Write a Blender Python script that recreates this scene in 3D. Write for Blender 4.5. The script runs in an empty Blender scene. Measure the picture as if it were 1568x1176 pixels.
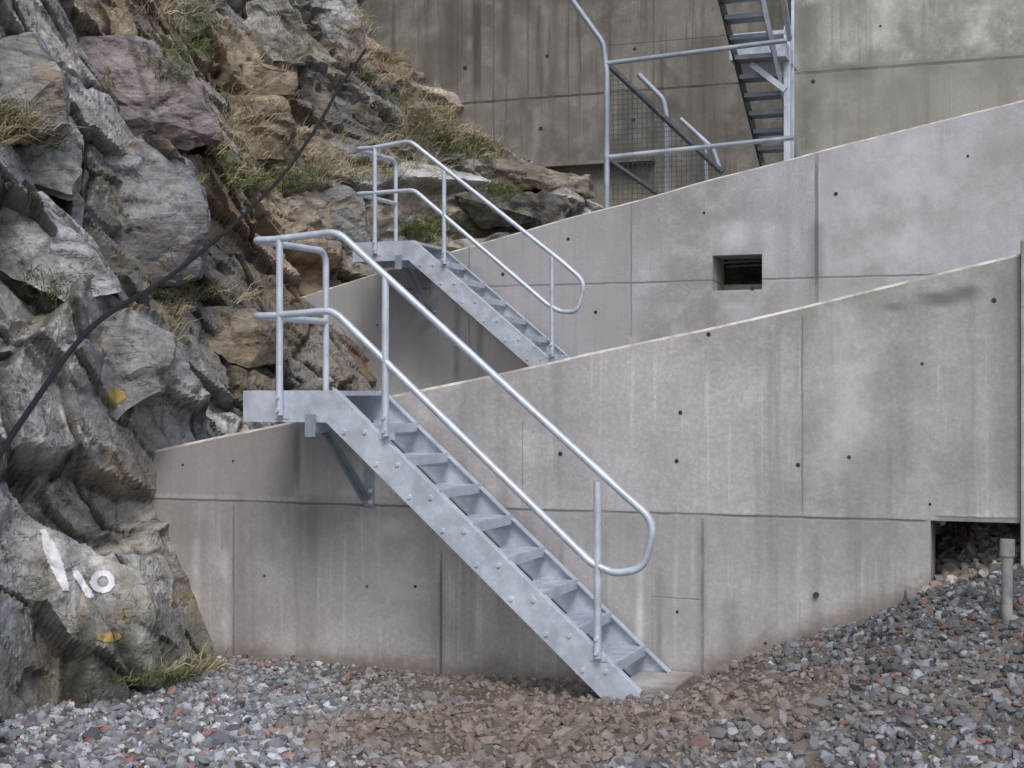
import bpy, bmesh, math, random
import numpy as np
from mathutils import Vector
from mathutils.bvhtree import BVHTree
random.seed(4); rng=np.random.default_rng(4)
TH=math.atan(866/2300); S,C=math.sin(TH),math.cos(TH); F=2300.; CZ=1.7; HY=603.
def ray(px,py):
    u=(px-784)/F
    return Vector((-S+u*C, C+u*S, (HY-py)/F))
def P(px,py,Y):
    d=ray(px,py); t=Y/d.y
    return Vector((d.x*t, Y, CZ+d.z*t))
scene=bpy.context.scene
# ------------------------------------------------------------ helpers
def link(o,parent=None):
    scene.collection.objects.link(o)
    if parent: o.parent=parent
    return o
def empty(name):
    e=bpy.data.objects.new(name,None); e.empty_display_size=.2; return link(e)
def mesh_obj(name,verts,faces,mat=None,parent=None,smooth=False):
    me=bpy.data.meshes.new(name); me.from_pydata([tuple(v) for v in verts],[],faces); me.update()
    if mat: me.materials.append(mat)
    if smooth: me.polygons.foreach_set('use_smooth',[True]*len(me.polygons))
    return link(bpy.data.objects.new(name,me),parent)
def fast_mesh(name,v,f,mat,cols=None,parent=None,smooth=False,attr='col'):
    me=bpy.data.meshes.new(name); n=f.shape[1]
    me.vertices.add(len(v)); me.vertices.foreach_set('co',v.astype(np.float32).ravel())
    me.loops.add(f.size); me.loops.foreach_set('vertex_index',f.astype(np.int32).ravel())
    me.polygons.add(len(f)); me.polygons.foreach_set('loop_start',np.arange(0,f.size,n,dtype=np.int32))
    try: me.polygons.foreach_set('loop_total',np.full(len(f),n,dtype=np.int32))
    except Exception: pass
    me.update(calc_edges=True)
    me.polygons.foreach_set('use_smooth',[smooth]*len(me.polygons))
    if cols is not None:
        a=me.attributes.new(attr,'FLOAT_COLOR','POINT')
        a.data.foreach_set('color',np.c_[cols,np.ones(len(cols))].astype(np.float32).ravel())
    me.materials.append(mat)
    return link(bpy.data.objects.new(name,me),parent)
class G:
    def __init__(s): s.v=[]; s.f=[]
    def add(s,v,f):
        b=len(s.v); s.v+= [tuple(q) for q in v]; s.f+=[tuple(b+i for i in q) for q in f]
    def box(s,a,b):
        x0,y0,z0=[min(a[i],b[i]) for i in range(3)]; x1,y1,z1=[max(a[i],b[i]) for i in range(3)]
        s.add([(x0,y0,z0),(x1,y0,z0),(x1,y1,z0),(x0,y1,z0),(x0,y0,z1),(x1,y0,z1),(x1,y1,z1),(x0,y1,z1)],
              [(0,3,2,1),(4,5,6,7),(0,1,5,4),(1,2,6,5),(2,3,7,6),(3,0,4,7)])
    def prism_y(s,pts,y0,y1):
        n=len(pts); a=sum(pts[i][0]*pts[(i+1)%n][1]-pts[(i+1)%n][0]*pts[i][1] for i in range(n))
        if a<0: pts=pts[::-1]
        s.add([(x,y0,z) for x,z in pts]+[(x,y1,z) for x,z in pts],
              [tuple(range(n)),tuple(range(2*n-1,n-1,-1))]+[(i,i+n,(i+1)%n+n,(i+1)%n) for i in range(n)])
    def bar(s,a,b,w,h,up=Vector((0,0,1))):
        a=Vector(a);b=Vector(b); d=(b-a).normalized(); r=d.cross(up)
        if r.length<1e-3: r=d.cross(Vector((1,0,0)))
        r.normalize(); u=r.cross(d)
        vs=[p+r*(i*w/2)+u*(j*h/2) for p in (a,b) for i,j in((-1,-1),(1,-1),(1,1),(-1,1))]
        s.add(vs,[(0,3,2,1),(4,5,6,7),(0,1,5,4),(1,2,6,5),(2,3,7,6),(3,0,4,7)])
    def tube(s,pts,r,n=12,cap=True):
        pts=[Vector(p) for p in pts]; N=len(pts)
        t=[(pts[min(i+1,N-1)]-pts[max(i-1,0)]).normalized() for i in range(N)]
        u=t[0].cross(Vector((.13,.9,.21))).normalized(); vs=[]
        for i in range(N):
            u=(u-t[i]*u.dot(t[i])).normalized(); w=t[i].cross(u)
            for k in range(n):
                a=2*math.pi*k/n; vs.append(pts[i]+u*(math.cos(a)*r)+w*(math.sin(a)*r))
        fs=[(i*n+k,i*n+(k+1)%n,(i+1)*n+(k+1)%n,(i+1)*n+k) for i in range(N-1) for k in range(n)]
        if cap: fs+=[tuple(range(n-1,-1,-1)),tuple((N-1)*n+k for k in range(n))]
        s.add(vs,fs)
    def disc(s,c,axis,r,h,n=10):
        c=Vector(c); s.tube([c,c+Vector(axis)*h],r,n)
    def obj(s,name,mat,parent=None,smooth=False,bevel=0):
        o=mesh_obj(name,s.v,s.f,mat,parent,smooth)
        if bevel:
            m=o.modifiers.new('bevel','BEVEL'); m.width=bevel; m.segments=2; m.limit_method='ANGLE'
        if smooth:
            m=o.modifiers.new('es','EDGE_SPLIT'); m.split_angle=math.radians(40)
        return o
def fillet(pts,rad,seg=8):
    pts=[Vector(p) for p in pts]; out=[pts[0]]
    for i in range(1,len(pts)-1):
        a,b,c=pts[i-1],pts[i],pts[i+1]; r=rad[i-1] if isinstance(rad,(list,tuple)) else rad
        d1=(a-b).normalized(); d2=(c-b).normalized(); ang=d1.angle(d2)
        L=min(r/math.tan(ang/2),(a-b).length*.49,(c-b).length*.49)
        p0=b+d1*L; p1=b+d2*L
        for k in range(seg+1):
            t=k/seg; out.append(p0*(1-t)**2+b*2*t*(1-t)+p1*t*t)
    out.append(pts[-1]); return out
# ------------------------------------------------------------ numpy noise
def hsh(i,j,k,s):
    h=(i.astype(np.int64)*374761393+j.astype(np.int64)*668265263+k.astype(np.int64)*2147483647+s*1442695041)&0xffffffff
    h=((h^(h>>13))*1274126177)&0xffffffff; h=((h^(h>>16))*2246822519)&0xffffffff; h^=h>>13
    return (h&0xffffff)/float(0x1000000)
def vnoise(p,s=0):
    i=np.floor(p).astype(np.int64); f=p-i; f=f*f*(3-2*f); r=0
    for a in(0,1):
        for b in(0,1):
            for c in(0,1):
                w=(f[:,0] if a else 1-f[:,0])*(f[:,1] if b else 1-f[:,1])*(f[:,2] if c else 1-f[:,2])
                r=r+w*hsh(i[:,0]+a,i[:,1]+b,i[:,2]+c,s)
    return r*2-1
def fbm(p,s=0,o=4):
    r=0;a=1.
    for k in range(o): r=r+a*vnoise(p*2**k+k*7.3,s+k); a*=.5
    return r
def vor(p,s):
    i=np.floor(p).astype(np.int64); n=len(p)
    f1=np.full(n,9.);f2=np.full(n,9.);c1=np.zeros((n,3));i1=np.zeros((n,3),np.int64);c2=np.zeros((n,3));i2=np.zeros((n,3),np.int64)
    for a in(-1,0,1):
        for b in(-1,0,1):
            for c in(-1,0,1):
                q=i+np.array([a,b,c]); h=[hsh(q[:,0],q[:,1],q[:,2],s+m) for m in range(3)]
                ctr=q+np.stack(h,1); d=np.sqrt(((p-ctr)**2).sum(1))
                m=d<f1; m2=(~m)&(d<f2)
                f2=np.where(m,f1,np.where(m2,d,f2)); c2[m]=c1[m]; i2[m]=i1[m]; c2[m2]=ctr[m2]; i2[m2]=q[m2]
                f1=np.where(m,d,f1); c1[m]=ctr[m]; i1[m]=q[m]
    R=np.stack([hsh(i1[:,0],i1[:,1],i1[:,2],s+10+m) for m in range(4)],1)
    R2=np.stack([hsh(i2[:,0],i2[:,1],i2[:,2],s+10+m) for m in range(4)],1)
    return f1,f2,c1,R,c2,R2
# ------------------------------------------------------------ shader helpers
def newmat(name,rough=.8):
    m=bpy.data.materials.new(name); m.use_nodes=True; nt=m.node_tree
    b=nt.nodes['Principled BSDF']; b.inputs['Roughness'].default_value=rough
    return m,nt,b
def setv(nt,s,v):
    if isinstance(v,bpy.types.NodeSocket): nt.links.new(v,s)
    else:
        if isinstance(v,(tuple,list)) and len(v)==3 and s.type=='RGBA': v=(*v,1)
        s.default_value=v
def M(nt,op,a,b=0,c=None):
    n=nt.nodes.new('ShaderNodeMath'); n.operation=op; setv(nt,n.inputs[0],a); setv(nt,n.inputs[1],b)
    if c is not None: setv(nt,n.inputs[2],c)
    return n.outputs[0]
def MR(nt,v,a,b,c=0.,d=1.):
    n=nt.nodes.new('ShaderNodeMapRange'); n.interpolation_type='SMOOTHSTEP'
    setv(nt,n.inputs[0],v)
    for i,x in enumerate((a,b,c,d)): n.inputs[i+1].default_value=x
    return n.outputs[0]
def MIX(nt,f,a,b,mode='MIX'):
    n=nt.nodes.new('ShaderNodeMix'); n.data_type='RGBA'; n.blend_type=mode
    setv(nt,n.inputs[0],f); setv(nt,n.inputs[6],a); setv(nt,n.inputs[7],b); return n.outputs[2]
def POS(nt,sc=(1,1,1),rot=(0,0,0)):
    t=nt.nodes.new('ShaderNodeTexCoord'); m=nt.nodes.new('ShaderNodeMapping')
    m.inputs['Scale'].default_value=sc; m.inputs['Rotation'].default_value=rot
    nt.links.new(t.outputs['Object'],m.inputs[0]); return m.outputs[0]
def NZ(nt,co,scale,det=5,rough=.6,dist=0):
    n=nt.nodes.new('ShaderNodeTexNoise'); nt.links.new(co,n.inputs['Vector']); n.inputs['Scale'].default_value=scale
    n.inputs['Detail'].default_value=det; n.inputs['Roughness'].default_value=rough; n.inputs['Distortion'].default_value=dist
    return n.outputs['Fac']
def VO(nt,co,scale,feat='F1'):
    n=nt.nodes.new('ShaderNodeTexVoronoi'); n.feature=feat; nt.links.new(co,n.inputs['Vector']); n.inputs['Scale'].default_value=scale
    return n.outputs['Distance']
def BUMP(nt,h,st,dist):
    n=nt.nodes.new('ShaderNodeBump'); n.inputs['Strength'].default_value=st; n.inputs['Distance'].default_value=dist
    nt.links.new(h,n.inputs['Height']); return n.outputs[0]
def concrete(name,dark,mid,light,lines=(),stains=(),panels=(),streak=.5,lightst=.5,tint=1,band=None,foot=None):
    m,nt,b=newmat(name,.85)
    co=POS(nt); sep=nt.nodes.new('ShaderNodeSeparateXYZ'); nt.links.new(co,sep.inputs[0]); X,Z=sep.outputs[0],sep.outputs[2]
    n1=NZ(nt,co,.7,3,.62); n2=NZ(nt,co,3.2,6,.7); n3=NZ(nt,co,45,2,.7)
    st=NZ(nt,POS(nt,(7,1,.35)),1,4,.65); st2=NZ(nt,POS(nt,(22,1,.8)),1,2,.6)
    col=MIX(nt,MR(nt,n1,.32,.66),dark,mid)
    col=MIX(nt,MR(nt,NZ(nt,co,.35,2,.5),.4,.62,0,.6*tint),col,tuple(c*k for c,k in zip(mid,(1.02,1.0,1.09))))
    col=MIX(nt,M(nt,'MULTIPLY',MR(nt,n2,.42,.75),.75),col,light)
    col=MIX(nt,M(nt,'MULTIPLY',MR(nt,n2,.25,.46,1,0),.5),col,dark)
    col=MIX(nt,M(nt,'MULTIPLY',MR(nt,st,.5,.70),streak),col,tuple(c*.85 for c in dark))
    lf=M(nt,'MULTIPLY',M(nt,'MULTIPLY',MR(nt,st2,.55,.75),MR(nt,n1,.42,.6)),lightst)
    col=MIX(nt,lf,col,tuple(min(1,c*1.2) for c in light))
    col=MIX(nt,MR(nt,n3,.35,.75,.25,0.),col,tuple(c*.5 for c in dark))
    vh=VO(nt,co,28); msk=M(nt,'MULTIPLY',MR(nt,vh,.07,.13,1,0),MR(nt,n2,.48,.6))
    col=MIX(nt,M(nt,'MULTIPLY',msk,.5),col,(.06,.055,.05))
    wob=M(nt,'MULTIPLY',M(nt,'SUBTRACT',n2,.5),.03)
    if band:
        z0,hgt,s=band; dz_=M(nt,'SUBTRACT',z0,Z)
        f=M(nt,'MULTIPLY',MR(nt,dz_,0,.015),MR(nt,M(nt,'ADD',dz_,M(nt,'MULTIPLY',M(nt,'SUBTRACT',st,.5),-1.6*hgt)),0,hgt,1,0))
        col=MIX(nt,M(nt,'MULTIPLY',f,s),col,tuple(c*.75 for c in dark))
    if foot:  # soil splash above the ground line
        gl=M(nt,'MAXIMUM',-.06,M(nt,'MULTIPLY',M(nt,'ADD',X,2.15),.43)); dz_=M(nt,'SUBTRACT',Z,gl)
        f=MR(nt,M(nt,'ADD',dz_,M(nt,'MULTIPLY',M(nt,'SUBTRACT',n2,.5),.35)),.0,.17,1,0)
        col=MIX(nt,M(nt,'MULTIPLY',f,foot),col,(.20,.155,.12))
    for x0,x1,z0,z1,s in panels:
        f=M(nt,'MULTIPLY',MR(nt,M(nt,'ADD',X,wob),x0,x0+.03),MR(nt,M(nt,'ADD',X,wob),x1-.03,x1,1,0))
        f=M(nt,'MULTIPLY',f,M(nt,'MULTIPLY',MR(nt,Z,z0,z0+.03),MR(nt,Z,z1-.03,z1,1,0)))
        f=M(nt,'MULTIPLY',f,MR(nt,n2,.2,.7,.6,1.))
        col=MIX(nt,M(nt,'MULTIPLY',f,abs(s)),col,dark if s>0 else light)
    for x0,z0,z1,w,s in stains:
        f=MR(nt,M(nt,'ABSOLUTE',M(nt,'SUBTRACT',M(nt,'ADD',X,wob),x0)),0,w,1,0)
        f=M(nt,'MULTIPLY',f,M(nt,'MULTIPLY',MR(nt,Z,z0,z0+min(.25,(z1-z0)*.4)),MR(nt,Z,z1-min(.12,(z1-z0)*.4),z1,1,0)))
        f=M(nt,'MULTIPLY',f,MR(nt,n2,.3,.6,.3,1))
        col=MIX(nt,M(nt,'MULTIPLY',f,abs(s)),col,tuple(c*.5 for c in dark) if s>0 else tuple(min(1,c*1.25) for c in light))
    hl_=None
    for ax,pos,lo,hi,w,s in lines:
        A,B=(X,Z) if ax=='x' else (Z,X)
        f=MR(nt,M(nt,'ABSOLUTE',M(nt,'SUBTRACT',M(nt,'ADD',A,M(nt,'MULTIPLY',wob,.6)),pos)),w*.3,w,1,0)
        f=M(nt,'MULTIPLY',f,M(nt,'MULTIPLY',MR(nt,B,lo,lo+.05),MR(nt,B,hi-.05,hi,1,0)))
        f=M(nt,'MULTIPLY',f,MR(nt,n2,.3,.62,.35,1))
        col=MIX(nt,M(nt,'MULTIPLY',f,s),col,tuple(c*.3 for c in dark))
        hl_=f if hl_ is None else M(nt,'MAXIMUM',hl_,f)
    nt.links.new(col,b.inputs['Base Color'])
    h=M(nt,'ADD',M(nt,'MULTIPLY',n2,.5),M(nt,'MULTIPLY',n3,.12))
    if hl_ is not None: h=M(nt,'SUBTRACT',h,M(nt,'MULTIPLY',hl_,.6))
    nt.links.new(BUMP(nt,h,.5,.02),b.inputs['Normal'])
    return m
Y1,Y2,Y3=8.68,14.,20.
def vl(px,py0,py1,Y,w=.012,s=.7):
    a=P(px,py0,Y);b=P(px,py1,Y); return ('x',a.x,min(a.z,b.z),max(a.z,b.z),w,s)
def hl(py,px,pa,pb,Y,w=.012,s=.6): return ('z',P(px,py,Y).z,P(pa,py,Y).x,P(pb,py,Y).x,w,s)
def stn(px,py0,py1,Y,w,s):
    a=P(px,py0,Y);b=P(px,py1,Y); return (a.x,min(a.z,b.z),max(a.z,b.z),w,s)
def pan(px0,px1,py0,py1,Y,s):
    a=P(px0,py0,Y);b=P(px1,py1,Y); return (min(a.x,b.x),max(a.x,b.x),min(a.z,b.z),max(a.z,b.z),s)
m_w1=concrete('concrete_wall_lower',(.33,.31,.29),(.54,.51,.487),(.70,.68,.66),
  lines=[hl(765,265,-200,1425,Y1,.010,.65),vl(675,840,1060,Y1,.012,.8),vl(1228,480,790,Y1,.008,.5),vl(1075,790,1060,Y1,.014,.45),
         vl(800,640,790,Y1,.006,.25),vl(357,770,1010,Y1,.012,.5),hl(915,1000,990,1080,Y1,.006,.3),hl(796,1500,1425,1580,Y1,.02,.5)],
  stains=[stn(1075,800,1040,Y1,.05,.45),stn(368,740,1030,Y1,.09,.4),stn(475,760,1030,Y1,.12,.3),stn(345,830,1010,Y1,.06,-.4),stn(300,800,980,Y1,.05,-.4),
          stn(675,860,1040,Y1,.05,.4),stn(780,800,1040,Y1,.16,.4),stn(1120,900,1040,Y1,.1,.4),stn(1300,450,760,Y1,.25,-.3),stn(925,800,1035,Y1,.1,.3),stn(980,850,1035,Y1,.04,-.6),stn(1010,860,1035,Y1,.03,.5),stn(1250,800,1000,Y1,.06,.3),
          stn(1440,440,475,Y1,.22,.9),stn(1480,430,465,Y1,.12,.8),stn(1370,460,480,Y1,.10,.7),stn(600,780,1000,Y1,.3,-.35),stn(455,640,765,Y1,.05,.6),stn(1540,400,790,Y1,.12,.45),stn(880,620,780,Y1,.2,.22),stn(1380,500,780,Y1,.12,.22),stn(720,790,1030,Y1,.06,.35)],
  panels=[pan(200,455,600,765,Y1,.75),pan(200,1430,768,1100,Y1,.15),pan(1228,1570,380,790,Y1,.2),pan(455,600,640,765,Y1,-.35),pan(960,1075,795,1045,Y1,.2)],
  streak=.45,lightst=.5,band=(P(900,778,Y1).z,.55,.4),foot=.75)
m_w2=concrete('concrete_wall_middle',(.355,.34,.33),(.53,.52,.525),(.65,.65,.675),
  lines=[hl(436,870,600,1700,Y2,.014,.55),vl(966,300,520,Y2,.014,.45),vl(1250,230,470,Y2,.024,.7),vl(718,370,560,Y2,.012,.4)],
  stains=[stn(1250,330,470,Y2,.12,.6),stn(650,400,600,Y2,.25,.35),stn(700,420,600,Y2,.06,.6),stn(735,440,600,Y2,.06,.5),stn(560,430,600,Y2,.2,.35),stn(1130,390,520,Y2,.3,-.25),stn(1120,330,395,Y2,.25,-.5),stn(1380,200,420,Y2,.9,-.25),stn(1180,330,430,Y2,.12,-.3),stn(1130,443,470,Y2,.2,.35)],
  panels=[pan(400,966,300,600,Y2,.45),pan(1250,1700,100,470,Y2,-.3)],streak=.42,lightst=.35)
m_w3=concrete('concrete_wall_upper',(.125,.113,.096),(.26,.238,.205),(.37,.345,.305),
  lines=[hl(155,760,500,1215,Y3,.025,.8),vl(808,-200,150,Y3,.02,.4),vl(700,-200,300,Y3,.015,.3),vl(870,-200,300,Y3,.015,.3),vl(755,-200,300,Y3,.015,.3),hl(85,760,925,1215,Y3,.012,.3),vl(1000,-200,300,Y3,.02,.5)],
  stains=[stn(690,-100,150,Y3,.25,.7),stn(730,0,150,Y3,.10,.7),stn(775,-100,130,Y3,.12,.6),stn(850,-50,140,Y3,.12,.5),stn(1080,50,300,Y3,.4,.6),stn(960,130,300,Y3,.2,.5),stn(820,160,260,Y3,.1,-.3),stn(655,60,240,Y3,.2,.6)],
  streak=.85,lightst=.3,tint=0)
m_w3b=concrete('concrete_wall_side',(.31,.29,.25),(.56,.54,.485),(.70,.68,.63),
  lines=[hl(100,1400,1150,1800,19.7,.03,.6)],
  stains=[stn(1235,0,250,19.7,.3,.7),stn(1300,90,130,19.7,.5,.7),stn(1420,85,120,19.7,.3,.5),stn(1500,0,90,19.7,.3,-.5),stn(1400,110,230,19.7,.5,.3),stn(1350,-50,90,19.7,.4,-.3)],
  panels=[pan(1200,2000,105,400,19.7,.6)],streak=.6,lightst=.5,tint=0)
def simple(name,col,rough=.8,metal=0,nz=0,scale=20):
    m,nt,b=newmat(name,rough); b.inputs['Metallic'].default_value=metal
    if nz:
        n=NZ(nt,POS(nt),scale,3,.65)
        nt.links.new(MIX(nt,MR(nt,n,.3,.7),tuple(c*(1-nz) for c in col),tuple(min(1,c*(1+nz)) for c in col)),b.inputs['Base Color'])
        nt.links.new(BUMP(nt,n,.2,.01),b.inputs['Normal'])
    else: b.inputs['Base Color'].default_value=(*col,1)
    return m
def galv(name,col,metal=.25,rough=.38):
    m,nt,b=newmat(name,rough); b.inputs['Metallic'].default_value=metal
    co=POS(nt); n=NZ(nt,co,9,4,.7); v=VO(nt,co,60); n2=NZ(nt,co,2.5,2,.5)
    c=MIX(nt,MR(nt,n,.3,.7),tuple(x*.74 for x in col),col); c=MIX(nt,MR(nt,v,.1,.6,.0,.25),c,tuple(x*.6 for x in col))
    c=MIX(nt,MR(nt,n2,.5,.75,0,.4),c,(.88,.91,.95))
    nt.links.new(c,b.inputs['Base Color']); nt.links.new(MR(nt,n,.3,.7,rough-.08,rough+.18),b.inputs['Roughness'])
    return m
m_galv=galv('galvanised_steel',(.74,.81,.91)); m_galv2=galv('weathered_steel',(.42,.48,.55),.35,.5)
m_bolt=galv('bolt_steel',(.85,.88,.93),.25,.35)
m_dark=simple('dark_steel',(.07,.078,.088),.6,.3,.3)
m_hole_shade=simple('tie_hole_shade',(.05,.043,.038),.95,0,.3)  # dark colour painted in place of the shade inside tie holes
m_cap=simple('concrete_edge',(.60,.555,.48),.9,0,.4,5)
m_cable=simple('black_rubber',(.012,.015,.02),.55)
m_paint=simple('white_marking_paint',(.82,.82,.82),.7,0,.08,30)
m_yel=simple('ochre_paint',(.44,.32,.10),.9,0,.3,18)
m_pipe=simple('grey_plastic_pipe',(.27,.265,.25),.6,0,.35,9)
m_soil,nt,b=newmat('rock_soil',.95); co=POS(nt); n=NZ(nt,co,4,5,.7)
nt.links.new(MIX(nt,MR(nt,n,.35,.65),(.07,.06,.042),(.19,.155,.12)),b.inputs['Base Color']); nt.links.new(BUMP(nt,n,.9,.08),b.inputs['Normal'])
m_ground,nt,b=newmat('gravel_ground',.95); co=POS(nt); n=NZ(nt,co,3,6,.7); n4=NZ(nt,co,30,4,.7)
c=MIX(nt,MR(nt,n,.35,.65),(.12,.10,.08),(.24,.20,.165)); c=MIX(nt,MR(nt,n4,.5,.7,0,.6),c,(.08,.07,.06))
nt.links.new(c,b.inputs['Base Color']); nt.links.new(BUMP(nt,M(nt,'ADD',n,M(nt,'MULTIPLY',n4,.4)),.9,.05),b.inputs['Normal'])
def attrmat(name,rough,nz=True):
    m,nt,b=newmat(name,rough); a=nt.nodes.new('ShaderNodeAttribute'); a.attribute_name='col'
    if nz:
        n=NZ(nt,POS(nt),60,2,.7); nt.links.new(MIX(nt,1,a.outputs['Color'],MIX(nt,n,(.55,.55,.55),(1.35,1.35,1.35)),'MULTIPLY'),b.inputs['Base Color'])
    else: nt.links.new(a.outputs['Color'],b.inputs['Base Color'])
    return m
m_stone=attrmat('gravel_stone',.85); m_grass=attrmat('grass_blade',.8,False)
# rock
m_rock,nt,b=newmat('cliff_rock',.9); a=nt.nodes.new('ShaderNodeAttribute'); a.attribute_name='col'
co=POS(nt); ra=POS(nt,(1,1.2,2.1),(.5,.4,.1))
n1=NZ(nt,co,1.1,4,.65); n2=NZ(nt,ra,3.5,7,.72); n3=NZ(nt,co,42,3,.75); n5=NZ(nt,co,2.3,6,.72,.5)
c=a.outputs['Color']
c=MIX(nt,1,c,MIX(nt,MR(nt,n2,.3,.72),(.58,.58,.57),(1.35,1.35,1.35)),'MULTIPLY')
c=MIX(nt,MR(nt,n3,.35,.65,.45,0),c,MIX(nt,.6,c,(.03,.03,.03)))
c=MIX(nt,MR(nt,n5,.54,.68,0,.6),c,(.37,.27,.155))
c=MIX(nt,MR(nt,n5,.26,.42,.5,0),c,(.56,.555,.53))
c=MIX(nt,MR(nt,n1,.58,.74,0,.35),c,(.14,.14,.065))
sm=NZ(nt,POS(nt,(1,.9,2.4),(.55,.2,.3)),1.6,5,.6,.2); ck=MR(nt,M(nt,'ABSOLUTE',M(nt,'SUBTRACT',sm,.5)),.0,.006,1,0)
c=MIX(nt,M(nt,'MULTIPLY',ck,.6),c,(.04,.035,.03))
nt.links.new(c,b.inputs['Base Color'])
h=M(nt,'ADD',n2,M(nt,'MULTIPLY',n3,.16)); h=M(nt,'SUBTRACT',h,M(nt,'MULTIPLY',ck,.3))
nt.links.new(BUMP(nt,h,.75,.045),b.inputs['Normal'])
# ------------------------------------------------------------ walls
def wall(name,top,Y,th,zb,mat,cap=True,holes=(),parent=None):
    xs=sorted(set([p[0] for p in top]+[h[0] for h in holes]+[h[1] for h in holes]))
    tx=[p[0] for p in top]; tz=[p[1] for p in top]; ch=.016 if cap else .001
    g=G(); gc=G()
    for a,b_ in zip(xs[:-1],xs[1:]):
        za,zb_=np.interp([a,b_],tx,tz); H=[h for h in holes if h[0]<=a+1e-6 and h[1]>=b_-1e-6]
        def q(z0a,z0b,z1a,z1b,y=Y):
            g.add([(a,y,z0a),(b_,y,z0b),(b_,y,z1b),(a,y,z1a)],[(0,1,2,3)])
        if H:
            h=H[0]; q(h[3],h[3],za-ch,zb_-ch)
            if h[2] is not None: q(zb,zb,h[2],h[2])
            y2=Y+h[4]
            g.add([(a,Y,h[3]),(b_,Y,h[3]),(b_,y2,h[3]),(a,y2,h[3])],[(0,3,2,1)])
            if h[2] is not None: g.add([(a,Y,h[2]),(b_,Y,h[2]),(b_,y2,h[2]),(a,y2,h[2])],[(0,1,2,3)])
        else: q(zb,zb,za-ch,zb_-ch)
        gc.add([(a,Y,za-ch),(b_,Y,zb_-ch),(b_,Y+ch,zb_),(a,Y+ch,za)],[(0,1,2,3)])
        gc.add([(a,Y+ch,za),(b_,Y+ch,zb_),(b_,Y+th,zb_),(a,Y+th,za)],[(0,1,2,3)])
        if H:
            g.add([(a,Y+th,H[0][3]),(b_,Y+th,H[0][3]),(b_,Y+th,zb_),(a,Y+th,za)],[(3,2,1,0)])
            if H[0][2] is not None: g.add([(a,Y+th,zb),(b_,Y+th,zb),(b_,Y+th,H[0][2]),(a,Y+th,H[0][2])],[(3,2,1,0)])
        else: g.add([(a,Y+th,zb),(b_,Y+th,zb),(b_,Y+th,zb_),(a,Y+th,za)],[(3,2,1,0)])
    for h in holes:
        z0=h[2] if h[2] is not None else zb
        for x in (h[0],h[1]): g.add([(x,Y,z0),(x,Y+h[4],z0),(x,Y+h[4],h[3]),(x,Y,h[3])],[(0,1,2,3)])
    for x,z in (top[0],top[-1]): g.add([(x,Y,zb),(x,Y+th,zb),(x,Y+th,z),(x,Y,z-ch)],[(0,1,2,3)])
    o=g.obj(name,mat,parent); gc.obj(name+'_coping',m_cap if cap else mat,o); return o
def pxtop(pts,Y): return [(P(a,b_,Y).x,P(a,b_,Y).z) for a,b_ in pts]
t1=pxtop([(60,728),(232,690),(440,647),(600,606),(860,549),(1225,470),(1562,388)],Y1)
def waver(t,a,seed):
    xs=np.arange(t[0][0],t[-1][0],.25); xs=np.unique(np.r_[xs,[p[0] for p in t]]); zs=np.interp(xs,[p[0] for p in t],[p[1] for p in t])
    zs=zs+a*fbm(np.stack([xs*1.5,xs*0+seed,xs*0],1),seed,3); return list(zip(xs.tolist(),zs.tolist()))
ox=P(1425,797,Y1).x; oz=P(1425,797,Y1).z
t1=waver(t1,.006,3)
w1=wall('lower_retaining_wall',t1,Y1,.3,-.6,m_w1,holes=[(ox,t1[-1][0],None,oz,.3)])
t2=waver(pxtop([(330,492),(475,449),(580,417),(700,381),(925,319),(1100,272),(1250,232),(1568,152),(1900,66)],Y2),.008,5)
nx0,nx1=P(1091,392,Y2).x,P(1167,392,Y2).x; nz1,nz0=P(1130,390,Y2).z,P(1130,444,Y2).z
w2=wall('middle_retaining_wall',t2,Y2,.5,.8,m_w2,holes=[(nx0,nx1,nz0,nz1,.5)])
g=G(); g.box((nx0-.1,Y2+.502,nz0-.1),(nx1+.1,Y2+.55,nz0+.09)); g.obj('niche_sill_block',m_w2,w2)
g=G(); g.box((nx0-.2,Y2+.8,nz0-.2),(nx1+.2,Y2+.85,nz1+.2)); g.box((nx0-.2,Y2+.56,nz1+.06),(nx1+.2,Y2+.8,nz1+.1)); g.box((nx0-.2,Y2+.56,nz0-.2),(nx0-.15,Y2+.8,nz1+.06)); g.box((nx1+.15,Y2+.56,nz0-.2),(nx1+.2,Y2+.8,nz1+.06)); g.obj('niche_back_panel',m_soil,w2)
g=G()
for k in range(4): g.bar((nx0+.12+k*.1,Y2+.14,nz1-.055+.004*k),(nx0+.17+k*.1,Y2+.14,nz1-.05),.02,.02)
g.bar((nx0+.08,Y2+.15,nz1-.06),(nx1-.03,Y2+.15,nz1-.05),.02,.018); g.bar((nx0+.08,Y2+.25,nz1-.09),(nx1-.03,Y2+.25,nz1-.08),.02,.018)
g.obj('niche_rebar',m_dark,w2)
xa=P(300,0,Y3).x; xb=P(1216,0,Y3).x; xc=P(1216,0,19.7).x; xd=P(2100,0,19.7).x
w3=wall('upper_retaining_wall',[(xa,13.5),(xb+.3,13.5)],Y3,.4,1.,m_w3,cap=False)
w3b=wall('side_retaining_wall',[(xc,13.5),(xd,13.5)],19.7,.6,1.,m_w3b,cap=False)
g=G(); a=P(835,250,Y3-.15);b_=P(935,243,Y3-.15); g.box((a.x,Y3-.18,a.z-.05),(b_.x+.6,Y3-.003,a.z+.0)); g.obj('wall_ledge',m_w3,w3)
g=G(); x0=t1[-1][0]; g.box((x0+.004,Y1-.06,-.3),(x0+.4,Y1+.35,t1[-1][1]+.07)); g.obj('concrete_column',m_w3b,None,bevel=.01)
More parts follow.
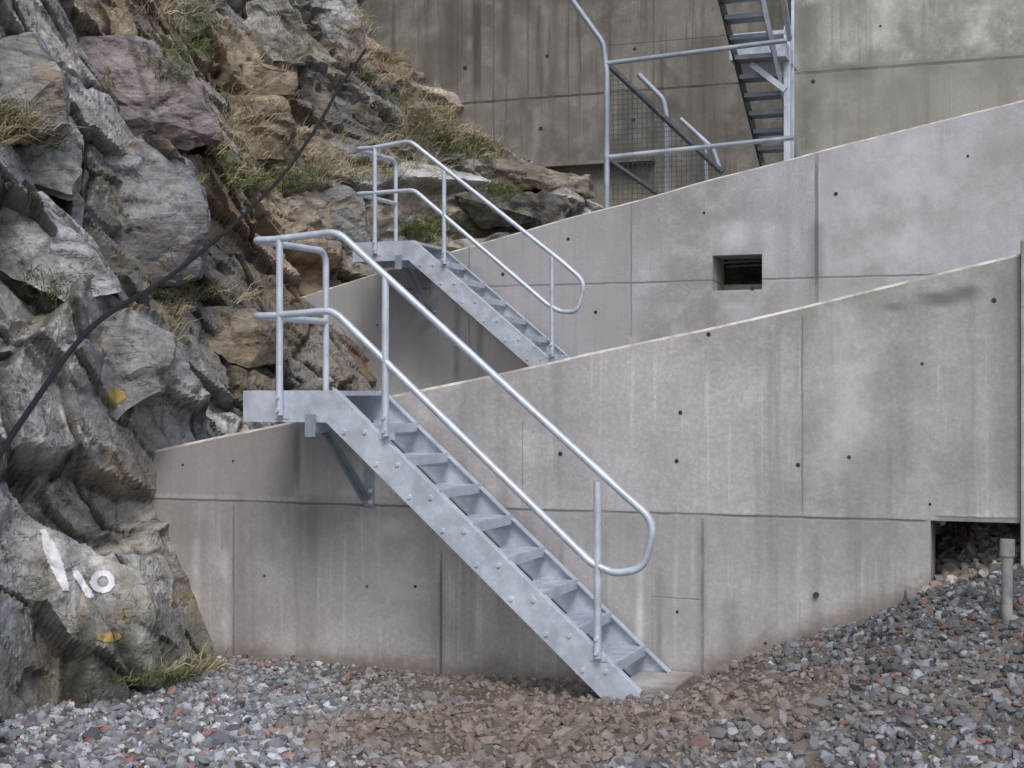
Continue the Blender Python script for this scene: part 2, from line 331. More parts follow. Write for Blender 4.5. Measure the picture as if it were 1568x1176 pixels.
def tie(pts,Y,par,r):
    g=G()
    for px,py in pts:
        p=P(px,py,Y); rr=r*random.uniform(.6,1.15); g.disc((p.x,Y-.002,p.z),(0,1,0),rr,.01,12)  # slightly raised disc; its dark colour stands in for a hole's shade
    g.obj('tie_hole_shade_discs',m_hole_shade,par)
tie([(280,712),(357,706),(636,898),(405,882),(562,898),(598,640),(858,695),(1042,632),(1036,706),(1412,557),(1300,700),(1037,937),(862,925),(1424,772),(1172,985),(1522,460),(1085,512),(1222,712)],Y1,w1,.0125)
tie([(1280,297),(1482,239),(1078,326),(870,366),(912,478),(770,420),(1152,442),(578,498)],Y2,w2,.018)
tie([(712,104),(828,197),(970,184),(972,75),(838,86)],Y3,w3,.035)
tie([(1348,40),(1245,125)],19.7,w3b,.025)
g=G(); p=P(1250,905,Y1); g.disc((p.x-.0,Y1-.02,p.z-.02),(0,1,0),.016,.02); g.obj('rebar_stub',m_dark,w1)
# ------------------------------------------------------------ ground
gxk=[-12,-5.4,-3.7,-2.9,-2.05,-1.7,-1.14,-.76,-.27,.6,3,30]; gzk=[-.05,-.03,-.08,-.03,.04,.19,.376,.58,.74,.9,1.1,1.1]
def gz(x,y):
    b0=np.interp(x,gxk,gzk); w=np.clip((y-5.8)/2.8,0,1); w=w*w*(3-2*w)
    base=b0*np.where(b0>0,w,np.clip((y-6)/2,0,1))
    base=base+np.clip(y-8.75,0,3)*.42*np.clip((x+1.2),0,1)
    p=np.stack([x,y,x*0],1)
    return base+ .035*fbm(p*1.3,5,3)*np.clip(1-abs(x)/60,0,1)
gx=np.concatenate([[-300,-100,-40,-20,-10],np.arange(-7,3,.05),[4,6,10,20,40,100,300]])
gy=np.concatenate([[-300,-100,-40,-15,-5,0,2,3],np.arange(4,10.6,.05),[10.7]])
XX,YY=np.meshgrid(gx,gy,indexing='ij'); zz=gz(XX.ravel(),YY.ravel())
V=np.stack([XX.ravel(),YY.ravel(),zz],1); nx,ny=XX.shape
I=np.arange(nx*ny).reshape(nx,ny); Fq=np.stack([I[:-1,:-1].ravel(),I[1:,:-1].ravel(),I[1:,1:].ravel(),I[:-1,1:].ravel()],1)
fast_mesh('ground',V,Fq,m_ground,smooth=True)
def dirt(x,y):
    p=np.stack([x,y,x*0],1); n=fbm(p*1.7,9,3)
    e=np.exp(-((x+2.6)/1.1)**2-((y-7.2)/1.1)**2)*1.5+n*.45+.75*np.clip((y-8.1)/.5,0,1)*np.clip(1-np.abs(x+2.6)/2.8,0,1)
    return np.clip(e*1.3-.35,0,.92)
def stones(name,N,region,smin,smax,palette,probs,zoff=.25,dens=None,gam=1.9,zone_tone=True):
    ico=bmesh.new(); bmesh.ops.create_icosphere(ico,subdivisions=1,radius=1); iv=np.array([v.co[:] for v in ico.verts]); ifc=np.array([[v.index for v in f.verts] for f in ico.faces]); ico.free()
    x=rng.uniform(region[0],region[1],N); y=rng.uniform(region[2],region[3],N)
    if dens is not None:
        k=rng.uniform(0,1,N)<dens(x,y); x=x[k];y=y[k]; N=len(x)
    s=smin*np.exp(rng.uniform(0,1,N)**gam*math.log(smax/smin))*.5
    s*=1-.25*np.clip((y-7)/1.5,0,1)
    z=gz(x,y)+s*zoff
    nv=len(iv); B=iv[None]*rng.uniform(.68,1.28,(N,nv,1)); 
    B=B*np.stack([np.ones(N),rng.uniform(.6,1,N),rng.uniform(.4,.8,N)],1)[:,None]*s[:,None,None]
    q=rng.normal(size=(N,4)); q[:,1:3]*=.35; q/=np.linalg.norm(q,axis=1)[:,None]
    w,a,b_,c_=q.T
    R=np.stack([1-2*(b_*b_+c_*c_),2*(a*b_-w*c_),2*(a*c_+w*b_),2*(a*b_+w*c_),1-2*(a*a+c_*c_),2*(b_*c_-w*a),2*(a*c_-w*b_),2*(b_*c_+w*a),1-2*(a*a+b_*b_)],1).reshape(N,3,3)
    B=np.einsum('nij,nkj->nki',R,B)+np.stack([x,y,z],1)[:,None]
    pal=np.array(palette); ci=rng.choice(len(pal),N,p=probs); col=pal[ci]*rng.uniform(.65,1.3,(N,1))
    if zone_tone:
        dk=1-.42*np.clip((x+2.2)/1.3,0,1)*np.clip((y-5.6)/1.5,0.3,1)-.12*np.clip((y-7.4)/1.,0,1)  # stones get darker to the right and towards the wall
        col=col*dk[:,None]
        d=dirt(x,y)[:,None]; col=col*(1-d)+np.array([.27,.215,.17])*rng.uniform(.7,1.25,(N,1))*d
    cols=np.repeat(col,nv,0)
    f=(ifc[None]+(np.arange(N)*nv)[:,None,None]).reshape(-1,3)
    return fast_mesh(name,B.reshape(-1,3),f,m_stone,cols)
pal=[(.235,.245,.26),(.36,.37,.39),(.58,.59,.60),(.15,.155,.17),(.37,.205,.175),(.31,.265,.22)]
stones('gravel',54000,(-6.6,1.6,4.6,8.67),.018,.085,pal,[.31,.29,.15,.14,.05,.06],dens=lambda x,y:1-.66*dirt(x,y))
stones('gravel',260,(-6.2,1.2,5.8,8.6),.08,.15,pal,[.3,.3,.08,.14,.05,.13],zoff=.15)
stones('gravel',4000,(-.9,1.6,8.6,10.4),.04,.16,[(.34,.29,.24),(.45,.42,.38),(.22,.2,.19),(.3,.2,.15)],[.4,.2,.3,.1],zone_tone=False)
# ------------------------------------------------------------ cliff
Yk=[2,6,8.68,11,14,17,20,24]; Zk=[-1,0,1.5,3,4,5,7,10]
T=np.array([[-4.2,-4.8,-5.25,-5.3,-5.,-3.4,-2.5,-2],
[-4.4,-5.0,-5.4,-5.5,-5.4,-4.2,-3.,-2],
[-4.7,-5.4,-5.95,-6.2,-6.5,-5.0,-4.,-3],
[-5.1,-5.9,-6.6,-7.1,-7.7,-5.8,-5.4,-4.5],
[-5.3,-6.2,-6.9,-7.5,-8.2,-6.6,-6.1,-5.8],
[-5.6,-6.6,-7.3,-8,-8.8,-8.2,-7.3,-7],
[-6.2,-7.4,-8.2,-9,-10.,-10.3,-10.0,-9.5],
[-7.5,-8.8,-9.8,-10.5,-12,-12.5,-12.5,-12]])
def gX(y,z):
    cols=np.stack([np.interp(y,Yk,T[i]) for i in range(len(Zk))],1)
    zi=np.clip(np.searchsorted(Zk,z)-1,0,len(Zk)-2); Z0=np.array(Zk)[zi]; Z1=np.array(Zk)[zi+1]; t=np.clip((z-Z0)/(Z1-Z0),0,1)
    r=np.arange(len(y)); return cols[r,zi]*(1-t)+cols[r,zi+1]*t
def basehit(px,py):
    d=np.array(ray(px,py)); t=np.linspace(5,30,3000); q=d[None]*t[:,None]; q[:,2]+=CZ
    k=np.argmax(q[:,0]<gX(q[:,1],q[:,2])); return q[k]
def rotm(a,b_,c_):
    from mathutils import Euler
    return np.array(Euler((a,b_,c_)).to_matrix())
D=np.array([.72,-.62,.3]); D/=np.linalg.norm(D)
def rockdisp(p,amps=(.44,.22,.085,.022)):
    w=np.stack([fbm(p*1.3,k*11,3) for k in range(3)],1)*.10
    out=np.zeros(len(p)); crack=np.ones(len(p)); Rs=[]
    cfg=[((.5,.42,.8),(.55,.25,.3)),((1.1,.9,1.7),(.5,.35,.1)),((2.5,2.1,3.7),(.6,.3,.25)),((8,7,11),(.1,.6,.2))]
    for k,((sx,sy,sz),rt) in enumerate(cfg):
        q=((p+w*(1,.6,.3,.2)[k])@rotm(*rt).T)*np.array([sx,sy,sz])
        f1,f2,c1,R,c2,R2=vor(q,100+k*50); Rs.append(R)
        v1=(R[:,0]-.5)*1.5+((q-c1)*(R[:,:3]-.5)).sum(1)*1.9; v2=(R2[:,0]-.5)*1.5+((q-c2)*(R2[:,:3]-.5)).sum(1)*1.9
        bw=(.05,.065,.11,.2)[k]; s=np.clip((f2-f1)/bw,0,1)
        out+=amps[k]*(v1*(.5+.5*s)+v2*(.5-.5*s))
        e=np.clip((f2-f1)/(.04,.05,.07,.1)[k],0,1); out-=amps[k]*(.3,.34,.28,.2)[k]*(1-e)**1.3
        if k<3: crack*=(.32+.68*e) if k<2 else (.62+.38*e)
    out+=.016*fbm(p*3,77,4)
    return out,crack,Rs
def tonecol(Rs,p,crack):
    R,R2,R3=Rs[0],Rs[1],Rs[2]
    base=np.array([.43,.42,.405]); tone=(.62+.75*R[:,3]**1.2)[:,None]*(.66+.62*R2[:,3])[:,None]*(.84+.32*R3[:,3])[:,None]
    c=base*tone
    back=np.clip((p[:,1]-9.3)/1.8,0,1)*np.clip((16-p[:,1])/3+.5,0,1)
    wf=np.clip((R2[:,2]-.35)*3,0,1)*np.clip(back*.95+.2,0,1); c=c*(1-wf[:,None]*np.array([.02,.18,.38]))
    red=((R[:,1]>.8)&(R[:,2]<.5))[:,None]; c=np.where(red,c*np.array([1.1,.92,.9]),c)
    dirty=np.clip(fbm(p*.7,31,3)*.8+.18*back,0,.6)[:,None]
    c=c*(1-dirty)+np.array([.30,.235,.15])*dirty
    wet=np.clip((.5-p[:,2])/.8+fbm(p*1.1,41,3)*.3,0,.55)[:,None]*np.clip((9.5-p[:,1])/1,0,1)[:,None]
    c=c*(1-wet)+np.array([.15,.138,.085])*wet
    return c*crack[:,None]
yg=np.concatenate([np.arange(3,5.5,.08),np.arange(5.5,12,.022),np.arange(12,15,.03),np.arange(15,24,.05)])
zg=np.concatenate([np.arange(-.7,5.2,.022),np.arange(5.2,8.6,.045),np.arange(8.6,12,.15)])
YY,ZZ=np.meshgrid(yg,zg,indexing='ij'); y=YY.ravel(); z=ZZ.ravel(); x=gX(y,z)
p=np.stack([x,y,z],1); h,crack,Rs=rockdisp(p)
cal=1-.65*np.exp(-((y-8.68)/.55)**2)*np.clip((2.0-z)/.6,0,1)
cal*=1-.6*np.exp(-((y-14)/.7)**2)*np.clip((3.2-z)/.6,0,1)
pc=basehit(125,868); dd=((p-pc)**2).sum(1); gq=np.exp(-(dd/.36**2)**2)
h=h*cal; h=h*(1-.85*gq)+gq*.85*.06; crack=crack*(1-gq)+gq*.95
V=p+D*h[:,None]
cols=tonecol(Rs,p,crack)
ny,nz=YY.shape; I=np.arange(ny*nz).reshape(ny,nz)
Fq=np.stack([I[:-1,:-1].ravel(),I[1:,:-1].ravel(),I[1:,1:].ravel(),I[:-1,1:].ravel()],1)
cliff=fast_mesh('rock_cliff',V,Fq,m_rock,cols)
bvhs=[BVHTree.FromPolygons(V.tolist(),Fq.tolist())]
CAM=Vector((0,0,CZ))
def hit(px,py):
    d=ray(px,py).normalized(); best=(None,None,1e9)
    for bv in bvhs:
        r=bv.ray_cast(CAM,d)
        if r[0] is not None and r[3]<best[2]: best=(r[0],r[1],r[3])
    return best[0],best[1],d
bl=[]
def boulder(poly,dep,thick,col,idx,amp=.05,bulge=.0):
    cx=sum(a for a,_ in poly)/len(poly); cy=sum(b_ for _,b_ in poly)/len(poly)
    h0,_,_=hit(cx,cy)
    if h0 is None: return
    t0=(h0-CAM).length-dep
    bm=bmesh.new()
    for i,(a,b_) in enumerate(poly):
        d=ray(a,b_).normalized(); tt=t0+(.12*math.sin(i*2.3+idx))-(b_-cy)*.0012
        bm.verts.new(CAM+d*tt)
        d2=ray(a*.9+cx*.1,b_*.9+cy*.1).normalized(); bm.verts.new(CAM+d2*(tt+thick))
    if bulge: bm.verts.new(CAM+ray(cx+20,cy+10).normalized()*(t0-bulge))
    bmesh.ops.convex_hull(bm,input=bm.verts)
    bmesh.ops.triangulate(bm,faces=bm.faces)
    for k in range(5):
        L=[e for e in bm.edges if e.calc_length()>.05]
        if not L: break
        bmesh.ops.subdivide_edges(bm,edges=L,cuts=1); bmesh.ops.triangulate(bm,faces=bm.faces)
    bm.normal_update()
    vs=np.array([v.co[:] for v in bm.verts]); nn=np.array([v.normal[:] for v in bm.verts])
    hh,ck,RR=rockdisp(vs+idx*3.1,(.0,amp*1.4,amp,amp*.35))
    vs=vs+nn*hh[:,None]*.9
    fs=np.array([[v.index for v in f.verts] for f in bm.faces]); bm.free()
    cc=np.array(col)*1.22*(.85+.3*RR[2][:,3:4])*np.clip(ck,.5,1)[:,None]
    bl.append((vs,fs)); return fast_mesh('boulder',vs,fs,m_rock,cc,parent=cliff)
boulder([(75,70),(120,55),(230,62),(292,100),(330,170),(342,214),(288,232),(215,178),(105,200),(55,120)],.35,1.1,(.31,.26,.255),1,.035,.15)
boulder([(378,5),(440,-10),(468,40),(464,98),(412,92),(372,45)],.35,.9,(.38,.365,.34),2,.04)
boulder([(-30,232),(60,225),(115,240),(112,300),(40,280),(-30,262)],.3,1.2,(.34,.33,.29),3,.03)
boulder([(110,225),(220,215),(290,262),(310,330),(300,420),(215,430),(130,360)],.25,1.2,(.26,.26,.265),4,.045,.2)
boulder([(480,0),(540,-20),(560,60),(530,120),(490,90)],.3,.9,(.48,.47,.45),5,.05)
boulder([(455,290),(500,270),(560,300),(565,370),(510,385),(460,350)],.3,.8,(.27,.27,.27),6,.05,.1)
boulder([(270,470),(350,462),(420,500),(440,545),(380,560),(290,520)],.25,.8,(.28,.24,.18),7,.04)
boulder([(-30,320),(60,300),(150,380),(190,450),(100,470),(-30,400)],.15,1.2,(.42,.425,.42),8,.03)
boulder([(610,215),(640,160),(690,170),(700,240),(650,262)],.3,.8,(.3,.29,.26),9,.04)
boulder([(690,240),(760,238),(900,272),(908,300),(800,292),(700,275)],.6,1.5,(.24,.21,.165),10,.05)
boulder([(700,300),(790,290),(880,318),(860,345),(740,345)],.5,1.2,(.14,.13,.115),11,.05)
boulder([(-30,60),(50,50),(95,110),(110,190),(40,225),(-30,220)],.2,1.,(.28,.28,.28),12,.04)
boulder([(220,-20),(300,-30),(340,30),(320,85),(260,70)],.2,1.,(.33,.32,.28),13,.05)
boulder([(345,150),(430,150),(450,195),(440,250),(360,240)],.25,1.,(.32,.265,.19),14,.05)
boulder([(345,100),(400,90),(455,110),(450,145),(350,145)],.25,.8,(.28,.22,.155),15,.04)
boulder([(120,500),(200,470),(260,520),(250,600),(180,640),(120,580)],.12,.9,(.31,.30,.285),16,.04,.08)
for vs,fs in bl: bvhs.append(BVHTree.FromPolygons(vs.tolist(),fs.tolist()))
def sheet(name,fx,ya,yb,xa,xb,mat,seed,nx=150,ny=60,a=.06):
    X,Yg=np.meshgrid(np.linspace(xa,xb,nx),np.linspace(ya,yb,ny),indexing='ij'); x=X.ravel();y=Yg.ravel()
    q=np.stack([x,y,x*0],1); z=fx(x,y)+a*fbm(q*1.2,seed,5)
    I=np.arange(nx*ny).reshape(nx,ny); f=np.stack([I[:-1,:-1].ravel(),I[1:,:-1].ravel(),I[1:,1:].ravel(),I[:-1,1:].ravel()],1)
    return fast_mesh(name,np.stack([x,y,z],1),f,mat,smooth=True)
t1a=np.array(t1);t2a=np.array(t2)
sheet('terrace_ground',lambda x,y:np.interp(x,t1a[:,0],t1a[:,1])-.16,Y1+.305,Y2-.005,-7.5,3,m_soil,3)
sheet('terrace_ground',lambda x,y:np.interp(x,t2a[:,0],t2a[:,1])-.2-.02*(y-14),Y2+.505,Y3-.01,-9,6,m_soil,4)
def decal(name,bbox,test,mat,step=1.6,off=.006):
    x0,y0,x1,y1=bbox; nx=int((x1-x0)/step)+1; ny=int((y1-y0)/step)+1; vid={}; vs=[]; fs=[]
    def gv(i,j):
        if (i,j) in vid: return vid[(i,j)]
        px,py=x0+i*step,y0+j*step; h0,n0,d=hit(px,py)
        if h0 is None: vid[(i,j)]=None; return None
        vs.append(h0-d*off+ (n0 if n0.dot(d)<0 else -n0)*off); vid[(i,j)]=len(vs)-1; return len(vs)-1
    for i in range(nx):
        for j in range(ny):
            if test(x0+(i+.5)*step,y0+(j+.5)*step):
                q=[gv(i,j),gv(i,j+1),gv(i+1,j+1),gv(i+1,j)]
                if None in q: continue
                if max((vs[a]-vs[b_]).length for a in q for b_ in q)<.12: fs.append(q)
    return mesh_obj(name,vs,fs,mat)
def seg(px,py,a,b_,w):
    ax,ay=a;bx,by=b_; t=max(0,min(1,((px-ax)*(bx-ax)+(py-ay)*(by-ay))/((bx-ax)**2+(by-ay)**2))); return math.hypot(px-ax-t*(bx-ax),py-ay-t*(by-ay))<w
def nz2(px,py,s=.15,k=0): return float(vnoise(np.array([[px*s,py*s,k+.5]]),3)[0])
def t_paint(px,py):
    j=nz2(px,py,.25)*1.5+nz2(px,py,.7,5)*1.2
    t=max(0,min(1,(py-812)/90))
    if 812<py<905 and abs(px-(66+34*t))<(4.5+6*math.sin(t*3.1))+j: return True
    if seg(px,py,(117,880),(137,912),5.5+j*.6): return True
    e=math.hypot((px-157)/19,(py-891)/17); return abs(e-.78)<.27+j*.03
decal('painted_marking',(50,805,185,920),t_paint,m_paint,1.3,.005)
def blob(cx,cy,rx,ry,k): return lambda px,py: math.hypot((px-cx)/rx,(py-cy)/ry)+nz2(px,py,.10,k)*.3+nz2(px,py,.5,k)*.18<.8
for k,(cx,cy,rx,ry) in enumerate([(178,606,17,15),(168,975,24,10)]):
    decal('paint_mark',(cx-rx*1.6,cy-ry*1.6,cx+rx*1.6,cy+ry*1.6),blob(cx,cy,rx,ry,k),m_yel,1.3,off=.003)
cp=[(562,72),(540,105),(520,132),(492,185),(440,262),(382,322),(330,368),(250,432),(160,482),(112,530),(62,602),(0,694),(-60,800)]
pts=[]
for i in range(len(cp)-1):
    for k in range(6):
        t=k/6; a=cp[i];b_=cp[i+1]; px=a[0]*(1-t)+b_[0]*t; py=a[1]*(1-t)+b_[1]*t; h0,n0,d=hit(px,py)
        if h0: pts.append([px,py,(h0-CAM).length])
pts=np.array(pts)
n=len(pts); tt=np.array([pts[max(0,i-4):i+5,2].min() for i in range(n)])
for _ in range(3): tt=np.convolve(np.pad(tt,3,'edge'),np.ones(7)/7,'valid')
cpx=np.convolve(np.pad(pts[:,0],2,'edge'),np.ones(5)/5,'valid'); cpy=np.convolve(np.pad(pts[:,1],2,'edge'),np.ones(5)/5,'valid')
g=G(); g.tube([CAM+ray(a,b_).normalized()*(t-.12) for a,b_,t in zip(cpx,cpy,tt)],.0175,10); g.obj('black_cable',m_cable,None,True)
def grass(name,spots,cols,L):
    vs=[];cs=[];fs=[]
    for (px,py,rx,ry,n) in spots:
        for _ in range(n):
            a=random.gauss(px,rx*.5); b_=random.gauss(py,ry*.5); h0,n0,d=hit(a,b_)
            if h0 is None or h0.y>Y3-.2: continue
            base=h0-d*.01; cl=np.array(random.choice(cols))*random.uniform(.7,1.2)
            ld=Vector((random.gauss(.25,.5),random.gauss(-.3,.5),random.uniform(.4,1.2))).normalized()
            for m in range(6):
                l=L*random.uniform(.4,1.2); dr=(ld+Vector((random.gauss(0,.35),random.gauss(0,.35),random.gauss(0,.25)))).normalized()
                sd=dr.cross(Vector((.3,1,.1))).normalized()*random.uniform(.0025,.0055)
                b0=base+Vector((random.gauss(0,.04),random.gauss(0,.04),0)); mid=b0+dr*l*.55; tip=mid+(dr+Vector((0,0,-.7))).normalized()*l*.5
                k=len(vs); vs+=[b0-sd,b0+sd,mid+sd*.8,mid-sd*.8,tip]; fs+=[(k,k+1,k+2,k+3),(k+3,k+2,k+4)]; cs+=[cl]*5
    o=mesh_obj(name,vs,fs,m_grass); at=o.data.attributes.new('col','FLOAT_COLOR','POINT')
    at.data.foreach_set('color',np.c_[np.array(cs),np.ones(len(cs))].astype(np.float32).ravel())
straw=[(.55,.48,.33),(.44,.38,.25),(.31,.27,.15)]; green=[(.14,.19,.06),(.20,.24,.10),(.12,.16,.05)]
grass('dry_grass',[(585,85,70,50,240),(570,40,40,60,130),(640,130,60,50,150),(700,190,80,40,280),(735,215,60,30,180),(20,200,40,35,130),(270,20,60,30,60),(400,220,90,60,60),(60,215,60,15,40),(380,285,60,25,40),(275,480,12,50,40),(480,235,70,40,90),(300,1030,60,10,60),(650,210,70,50,130),(540,500,50,60,16),(320,455,90,14,40),(360,170,40,40,40),(450,60,40,60,40),(560,265,60,20,60)],straw,.22)
grass('green_grass',[(410,282,70,14,240),(720,225,50,15,200),(655,352,40,18,200),(300,60,50,40,130),(270,100,40,40,60),(60,425,30,20,10),(90,455,14,30,14),(705,210,40,30,120),(640,180,80,60,90),(480,270,60,20,70),(230,1040,70,12,40),(770,292,30,10,50),(340,250,40,20,60),(620,120,40,40,60)],green,.10)
# ------------------------------------------------------------ stairs
def stair(name,Yn,W,px0,pxb,pyt,bot,rail,posts,zend,nst,bracket,fine):
    e=empty(name); Yf=Yn+W
    L=P(px0,pyt,Yn); Bk=P(pxb,pyt,Yn); zt=Bk.z; E=P(bot[0],bot[1],Yn)
    sl=(E.z-zt)/(E.x-Bk.x)
    if zend is not None: E=Vector((Bk.x+(zend-zt)/sl,Yn,zend))
    ang=math.atan(-sl); hh=.185; dz=hh/math.cos(ang); plt=.19
    xi=Bk.x+(-plt+dz)/sl
    out=[(L.x,zt),(Bk.x,zt),(E.x,E.z),(E.x,E.z-.06),(E.x-.16,E.z-.075),(E.x-.2,zt-dz+sl*(E.x-.2-Bk.x)),(xi,zt-plt),(L.x,zt-plt)]
    g=G(); g.prism_y(out,Yn,Yn+.012); g.obj('near_stringer',m_galv,e,bevel=.002)
    g=G(); g.prism_y(out,Yf-.012,Yf); g.obj('far_stringer',m_galv,e,bevel=.002)
    g=G(); d=Vector((E.x-Bk.x,0,E.z-zt)); n=Vector((d.z,0,-d.x)).normalized()
    for y0,y1 in((Yn+.012,Yn+.055),(Yf-.055,Yf-.012)):
        for off in (.004,hh-.004):
            a=Vector((Bk.x,(y0+y1)/2,zt))+n*off; b_=Vector((E.x,(y0+y1)/2,E.z))+n*off
            if off>.1: a+=d.normalized()*.08; b_-=d.normalized()*.12
            g.bar(a,b_,y1-y0,.007,up=-n)
    g.box((L.x+.005,Yn+.0125,zt-.03),(Bk.x,Yf-.0125,zt-.006))
    g.box((L.x,Yn+.0125,zt-plt+.002),(L.x+.01,Yf-.0125,zt-.031))
    g.obj('flanges_and_frame',m_galv,e)
    g=G(); g.box((L.x+.02,Yn+.02,zt-.0055),(Bk.x-.01,Yf-.02,zt-.001))
    gb=G(); gs=G(); rise=(zt-(E.z-.03))/nst
    for i in range(1,nst):
        z=zt-rise*i; xn=Bk.x+rise*i/(-sl)+.03; x0=xn-.235; ya,yb=Yn+.0135,Yf-.0135
        z-=.012
        st_=.042 if fine else .06; nb=int((yb-ya+.235)/st_)
        for kx in range(nb+1):
            c0=ya+kx*st_
            for sg in (1,-1):
                lo=max(0,c0-yb); hi=min(.235,c0-ya)
                if hi-lo<.01: continue
                A=[lo,c0-lo]; Bq=[hi,c0-hi]
                if sg<0: A[1]=ya+yb-A[1]; Bq[1]=ya+yb-Bq[1]
                zq=z-.004-(.0006 if sg>0 else 0)
                g.bar((x0+A[0],A[1],zq),(x0+Bq[0],Bq[1],zq),.009 if fine else .013,.005)
        gs.box((xn-.006,ya,z-.055),(xn+.001,yb,z+.002)); gs.box((x0-.001,ya,z-.05),(x0+.006,yb,z+.001))
        gs.box((xn-.022,ya+.001,z-.001),(xn-.0062,yb-.001,z+.0015))
        gs.box((x0+.0065,yb-.006,z-.075),(xn-.0065,yb,z+.001)); gs.box((x0+.0065,ya,z-.075),(xn-.0065,ya+.006,z+.001))
        for bx in (x0+.05,xn-.05):
            gb.disc((bx,Yn-.010,z-.045),(0,1,0),.013,.01,6); gb.disc((bx,Yf-.026,z-.045),(0,1,0),.012,.012,6)
    g.obj('tread_gratings',m_galv,e); gs.obj('tread_frames',m_galv,e)
    yr=Yn-.028; r=.0215
    R=[P(a,b_,yr) for a,b_ in rail['top']]; Mi=[P(a,b_,yr) for a,b_ in rail['mid']]
    zt_r=R[0].z; zm=Mi[0].z; R[1].z=zt_r; Mi[1].z=zm
    fl=P(rail['fp'],rail['fpy'],Yf+.06)
    pathtop=[Vector((fl.x,fl.y,zt-.02)),Vector((fl.x,fl.y,zt_r)),Vector((R[0].x,yr,zt_r)),R[1]]+R[2:]+Mi[2:][::-1]+[Mi[1],Vector((R[0].x,yr,zm)),Vector((fl.x,fl.y,zm))]
    g=G(); rad=[.10,.06,.12]+[.16]*(len(R[2:])+len(Mi[2:]))+[.12,.06]
    g.tube(fillet(pathtop,rad,10),r,14); g.obj('handrail_loop',m_galv,e,True)
    g=G()
    for a,b0,b1 in posts:
        t=P(a,b0,yr); b_=P(a,b1,yr); g.tube([(t.x,yr,t.z),(t.x,yr,b_.z)],r,14)
        gb.disc((t.x,yr-.03,b_.z+.03),(0,1,0),.013,.02,6); gb.disc((t.x,yr-.03,b_.z+.11),(0,1,0),.013,.02,6)
        g.box((t.x-.05,Yn-.0065,b_.z-.02),(t.x+.05,Yn-.001,b_.z+.02))
    g.obj('rail_posts',m_galv,e,True)
    bx=Bk.x-.12; g=G(); yw=bracket
    g.box((bx-.07,Yn-.02,zt-plt-.062),(bx-.012,yw,zt-plt-.002)) ; g.box((bx-.07,Yn-.03,zt-plt-.085),(bx-.0,Yn-.0205,zt-plt+.05))
    g.box((bx-.05,yw-.012,zt-plt-.55),(bx+.02,yw-.001,zt-plt-.063))
    g.bar((bx-.05,Yn+.18,zt-plt-.06),(bx-.05,yw-.02,zt-plt-.5),.012,.05); g.bar((bx-.025,Yn+.18,zt-plt-.05),(bx-.025,yw-.02,zt-plt-.49),.05,.01)
    g.obj('wall_bracket',m_galv2,e)
    for bz in (.45,.52): gb.disc((bx,yw-.024,zt-plt-bz),(0,1,0),.014,.012,6)
    gb.obj('bolts',m_bolt,e)
stair('steel_staircase',7.95,.68,372,514,598,(980,1060),
  dict(top=[(387,368),(420,362),(517,355),(950,752),(1004,800),(985,872)],mid=[(387,484),(420,480),(510,475),(905,862),(940,878)],fp=499,fpy=595),
  [(428,364,636),(590,424,668),(915,738,1008)],None,9,Y1,True)
stair('steel_staircase',13.2,.72,540,634,368,(845,552),
  dict(top=[(545,228),(570,224),(628,216),(862,402),(896,432),(884,478)],mid=[(545,297),(570,295),(634,291),(838,466),(858,477)],fp=606,fpy=368),
  [(574,226,388),(680,262,404),(845,393,546)],1.75,8,Y2,False)
g=G(); a=P(985,1040,8.25); g.box((a.x-.12,8.2,-.2),(a.x+.2,Y1-.01,.06)); g.obj('concrete_footing',m_w1,None,bevel=.015)
# ------------------------------------------------------------ guard rail
e=empty('guard_railing'); Yg=Y2+.16
g=G(); r=.028
g.tube(fillet([P(855,-30,Yg),P(924,66,Yg),P(929,110,Yg),P(929,322,Yg)],.25),r,12)
g.tube([P(929,97,Yg),P(1205,62,Yg)],r*.85,12); g.tube([P(929,241,Yg),P(1215,211,Yg)],r*.85,12)
g.obj('front_rails',m_galv2,e,True)
g=G(); Yh=Y2+.75
g.tube(fillet([P(978,114,Yh),P(1016,152,Yh),P(1020,175,Yh),P(1020,300,Yh)],.18),r,12)
g.tube(fillet([P(1042,182,Yh),P(1092,228,Yh),P(1103,262,Yh)],.15),r*.9,12); g.tube([P(1080,220,Yh),P(1082,290,Yh)],r*.8,12)
g.obj('rear_rails',m_galv2,e,True)
g=G(); g.tube([P(934,102,Yg+.3),P(1106,264,Yg+.3)],.03,10); g.tube([P(934,246,Yg+.3),P(1012,300,Yg+.3)],.026,10); g.obj('diagonal_rails',m_dark,e,True)
g=G(); A=P(932,108,Yg+.32); Bm=P(1100,262,Yg+.32); dx=.05
xx=A.x
while xx<Bm.x:
    f=(xx-A.x)/(Bm.x-A.x); g.bar((xx,Yg+.32,3.3),(xx,Yg+.32,A.z+(Bm.z-A.z)*f),.004,.004); xx+=dx
zz_=3.4
while zz_<A.z:
    f=(A.z-zz_)/(A.z-Bm.z); g.bar((A.x,Yg+.322,zz_),(A.x+(Bm.x-A.x)*min(1,f),Yg+.322,zz_),.004,.004); zz_+=dx
g.obj('wire_mesh',m_dark,e)
e=empty('upper_steel_staircase'); g=G(); gd=G(); q=P
a0=q(1170,262,17.5); a1=q(1098,-25,15.1); w=.42
for dxx,gg in((0,gd),(w,g)):
    gg.bar(a0+Vector((dxx,0,0)),a1+Vector((dxx,0,0)),.012,.2)
n=10
for i in range(n):
    t=(i+.3)/n; c_=a0.lerp(a1,t)
    g.box((c_.x+.01,c_.y-.12,c_.z-.03),(c_.x+w-.01,c_.y+.12,c_.z+.015))
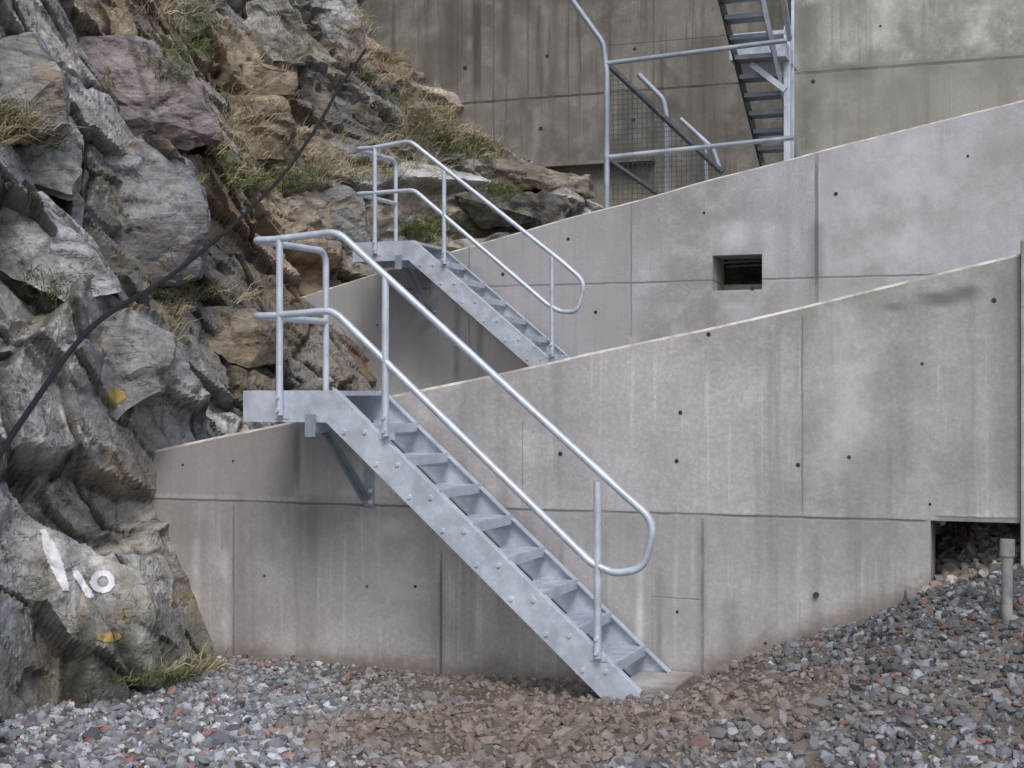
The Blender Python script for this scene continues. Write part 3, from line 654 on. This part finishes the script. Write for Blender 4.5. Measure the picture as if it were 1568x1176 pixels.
g.obj('treads',m_galv2,e); gd.obj('stringer',m_dark,e)
g=G(); g.bar(q(1206,40,16.4),q(1206,262,16.4),.07,.07); g.bar(q(1214,0,16.6),q(1214,262,16.6),.03,.03); g.tube([q(1196,-30,15.2),q(1209,60,16.2)],.03,10)
p0=q(1120,84,16.2); p1=q(1205,84,16.2); g.box((p0.x,16.1,p0.z-.08),(p1.x,16.9,p0.z+.08)); g.bar(q(1150,98,16.05),q(1203,138,16.05),.06,.06)
g.box((p0.x,16.05,p0.z+.15),(p1.x,16.09,p0.z+.19))
g.obj('landing_frame',m_galv,e)
g=G(); a=P(1541,826,7.75); g.tube([(a.x,7.75,.2),(a.x+.005,7.75,a.z)],.028,14); g.tube([(a.x+.004,7.75,a.z-.08),(a.x+.005,7.75,a.z)],.036,14); g.obj('drain_pipe',m_pipe,None,True)
# ------------------------------------------------------------ light & camera
w=bpy.data.worlds.new('World'); scene.world=w; w.use_nodes=True; nt=w.node_tree; bg=nt.nodes['Background']
sky=nt.nodes.new('ShaderNodeTexSky'); sky.sky_type='NISHITA'; sky.sun_disc=False
el,az=math.radians(50),math.radians(155)
sky.sun_elevation=el; sky.sun_rotation=az; sky.air_density=1.; sky.dust_density=2.; sky.ozone_density=1.2
nt.links.new(sky.outputs[0],bg.inputs[0]); bg.inputs[1].default_value=.15
sd=bpy.data.lights.new('sun','SUN'); sd.energy=1.5; sd.angle=math.radians(20); sd.color=(1,.97,.94)
so=link(bpy.data.objects.new('sun',sd))
dirv=Vector((math.sin(az)*math.cos(el),math.cos(az)*math.cos(el),math.sin(el)))
so.rotation_euler=dirv.to_track_quat('Z','Y').to_euler()
cd=bpy.data.cameras.new('camera'); cam=link(bpy.data.objects.new('camera',cd)); scene.camera=cam
cd.sensor_width=36; cd.lens=F/1568*36; cd.shift_y=15/1568; cd.clip_end=2000; cd.clip_start=.05
cam.location=CAM; cam.rotation_euler=(math.radians(90),0,TH)
scene.view_settings.view_transform='Standard'; scene.view_settings.look='None'; scene.view_settings.exposure=0
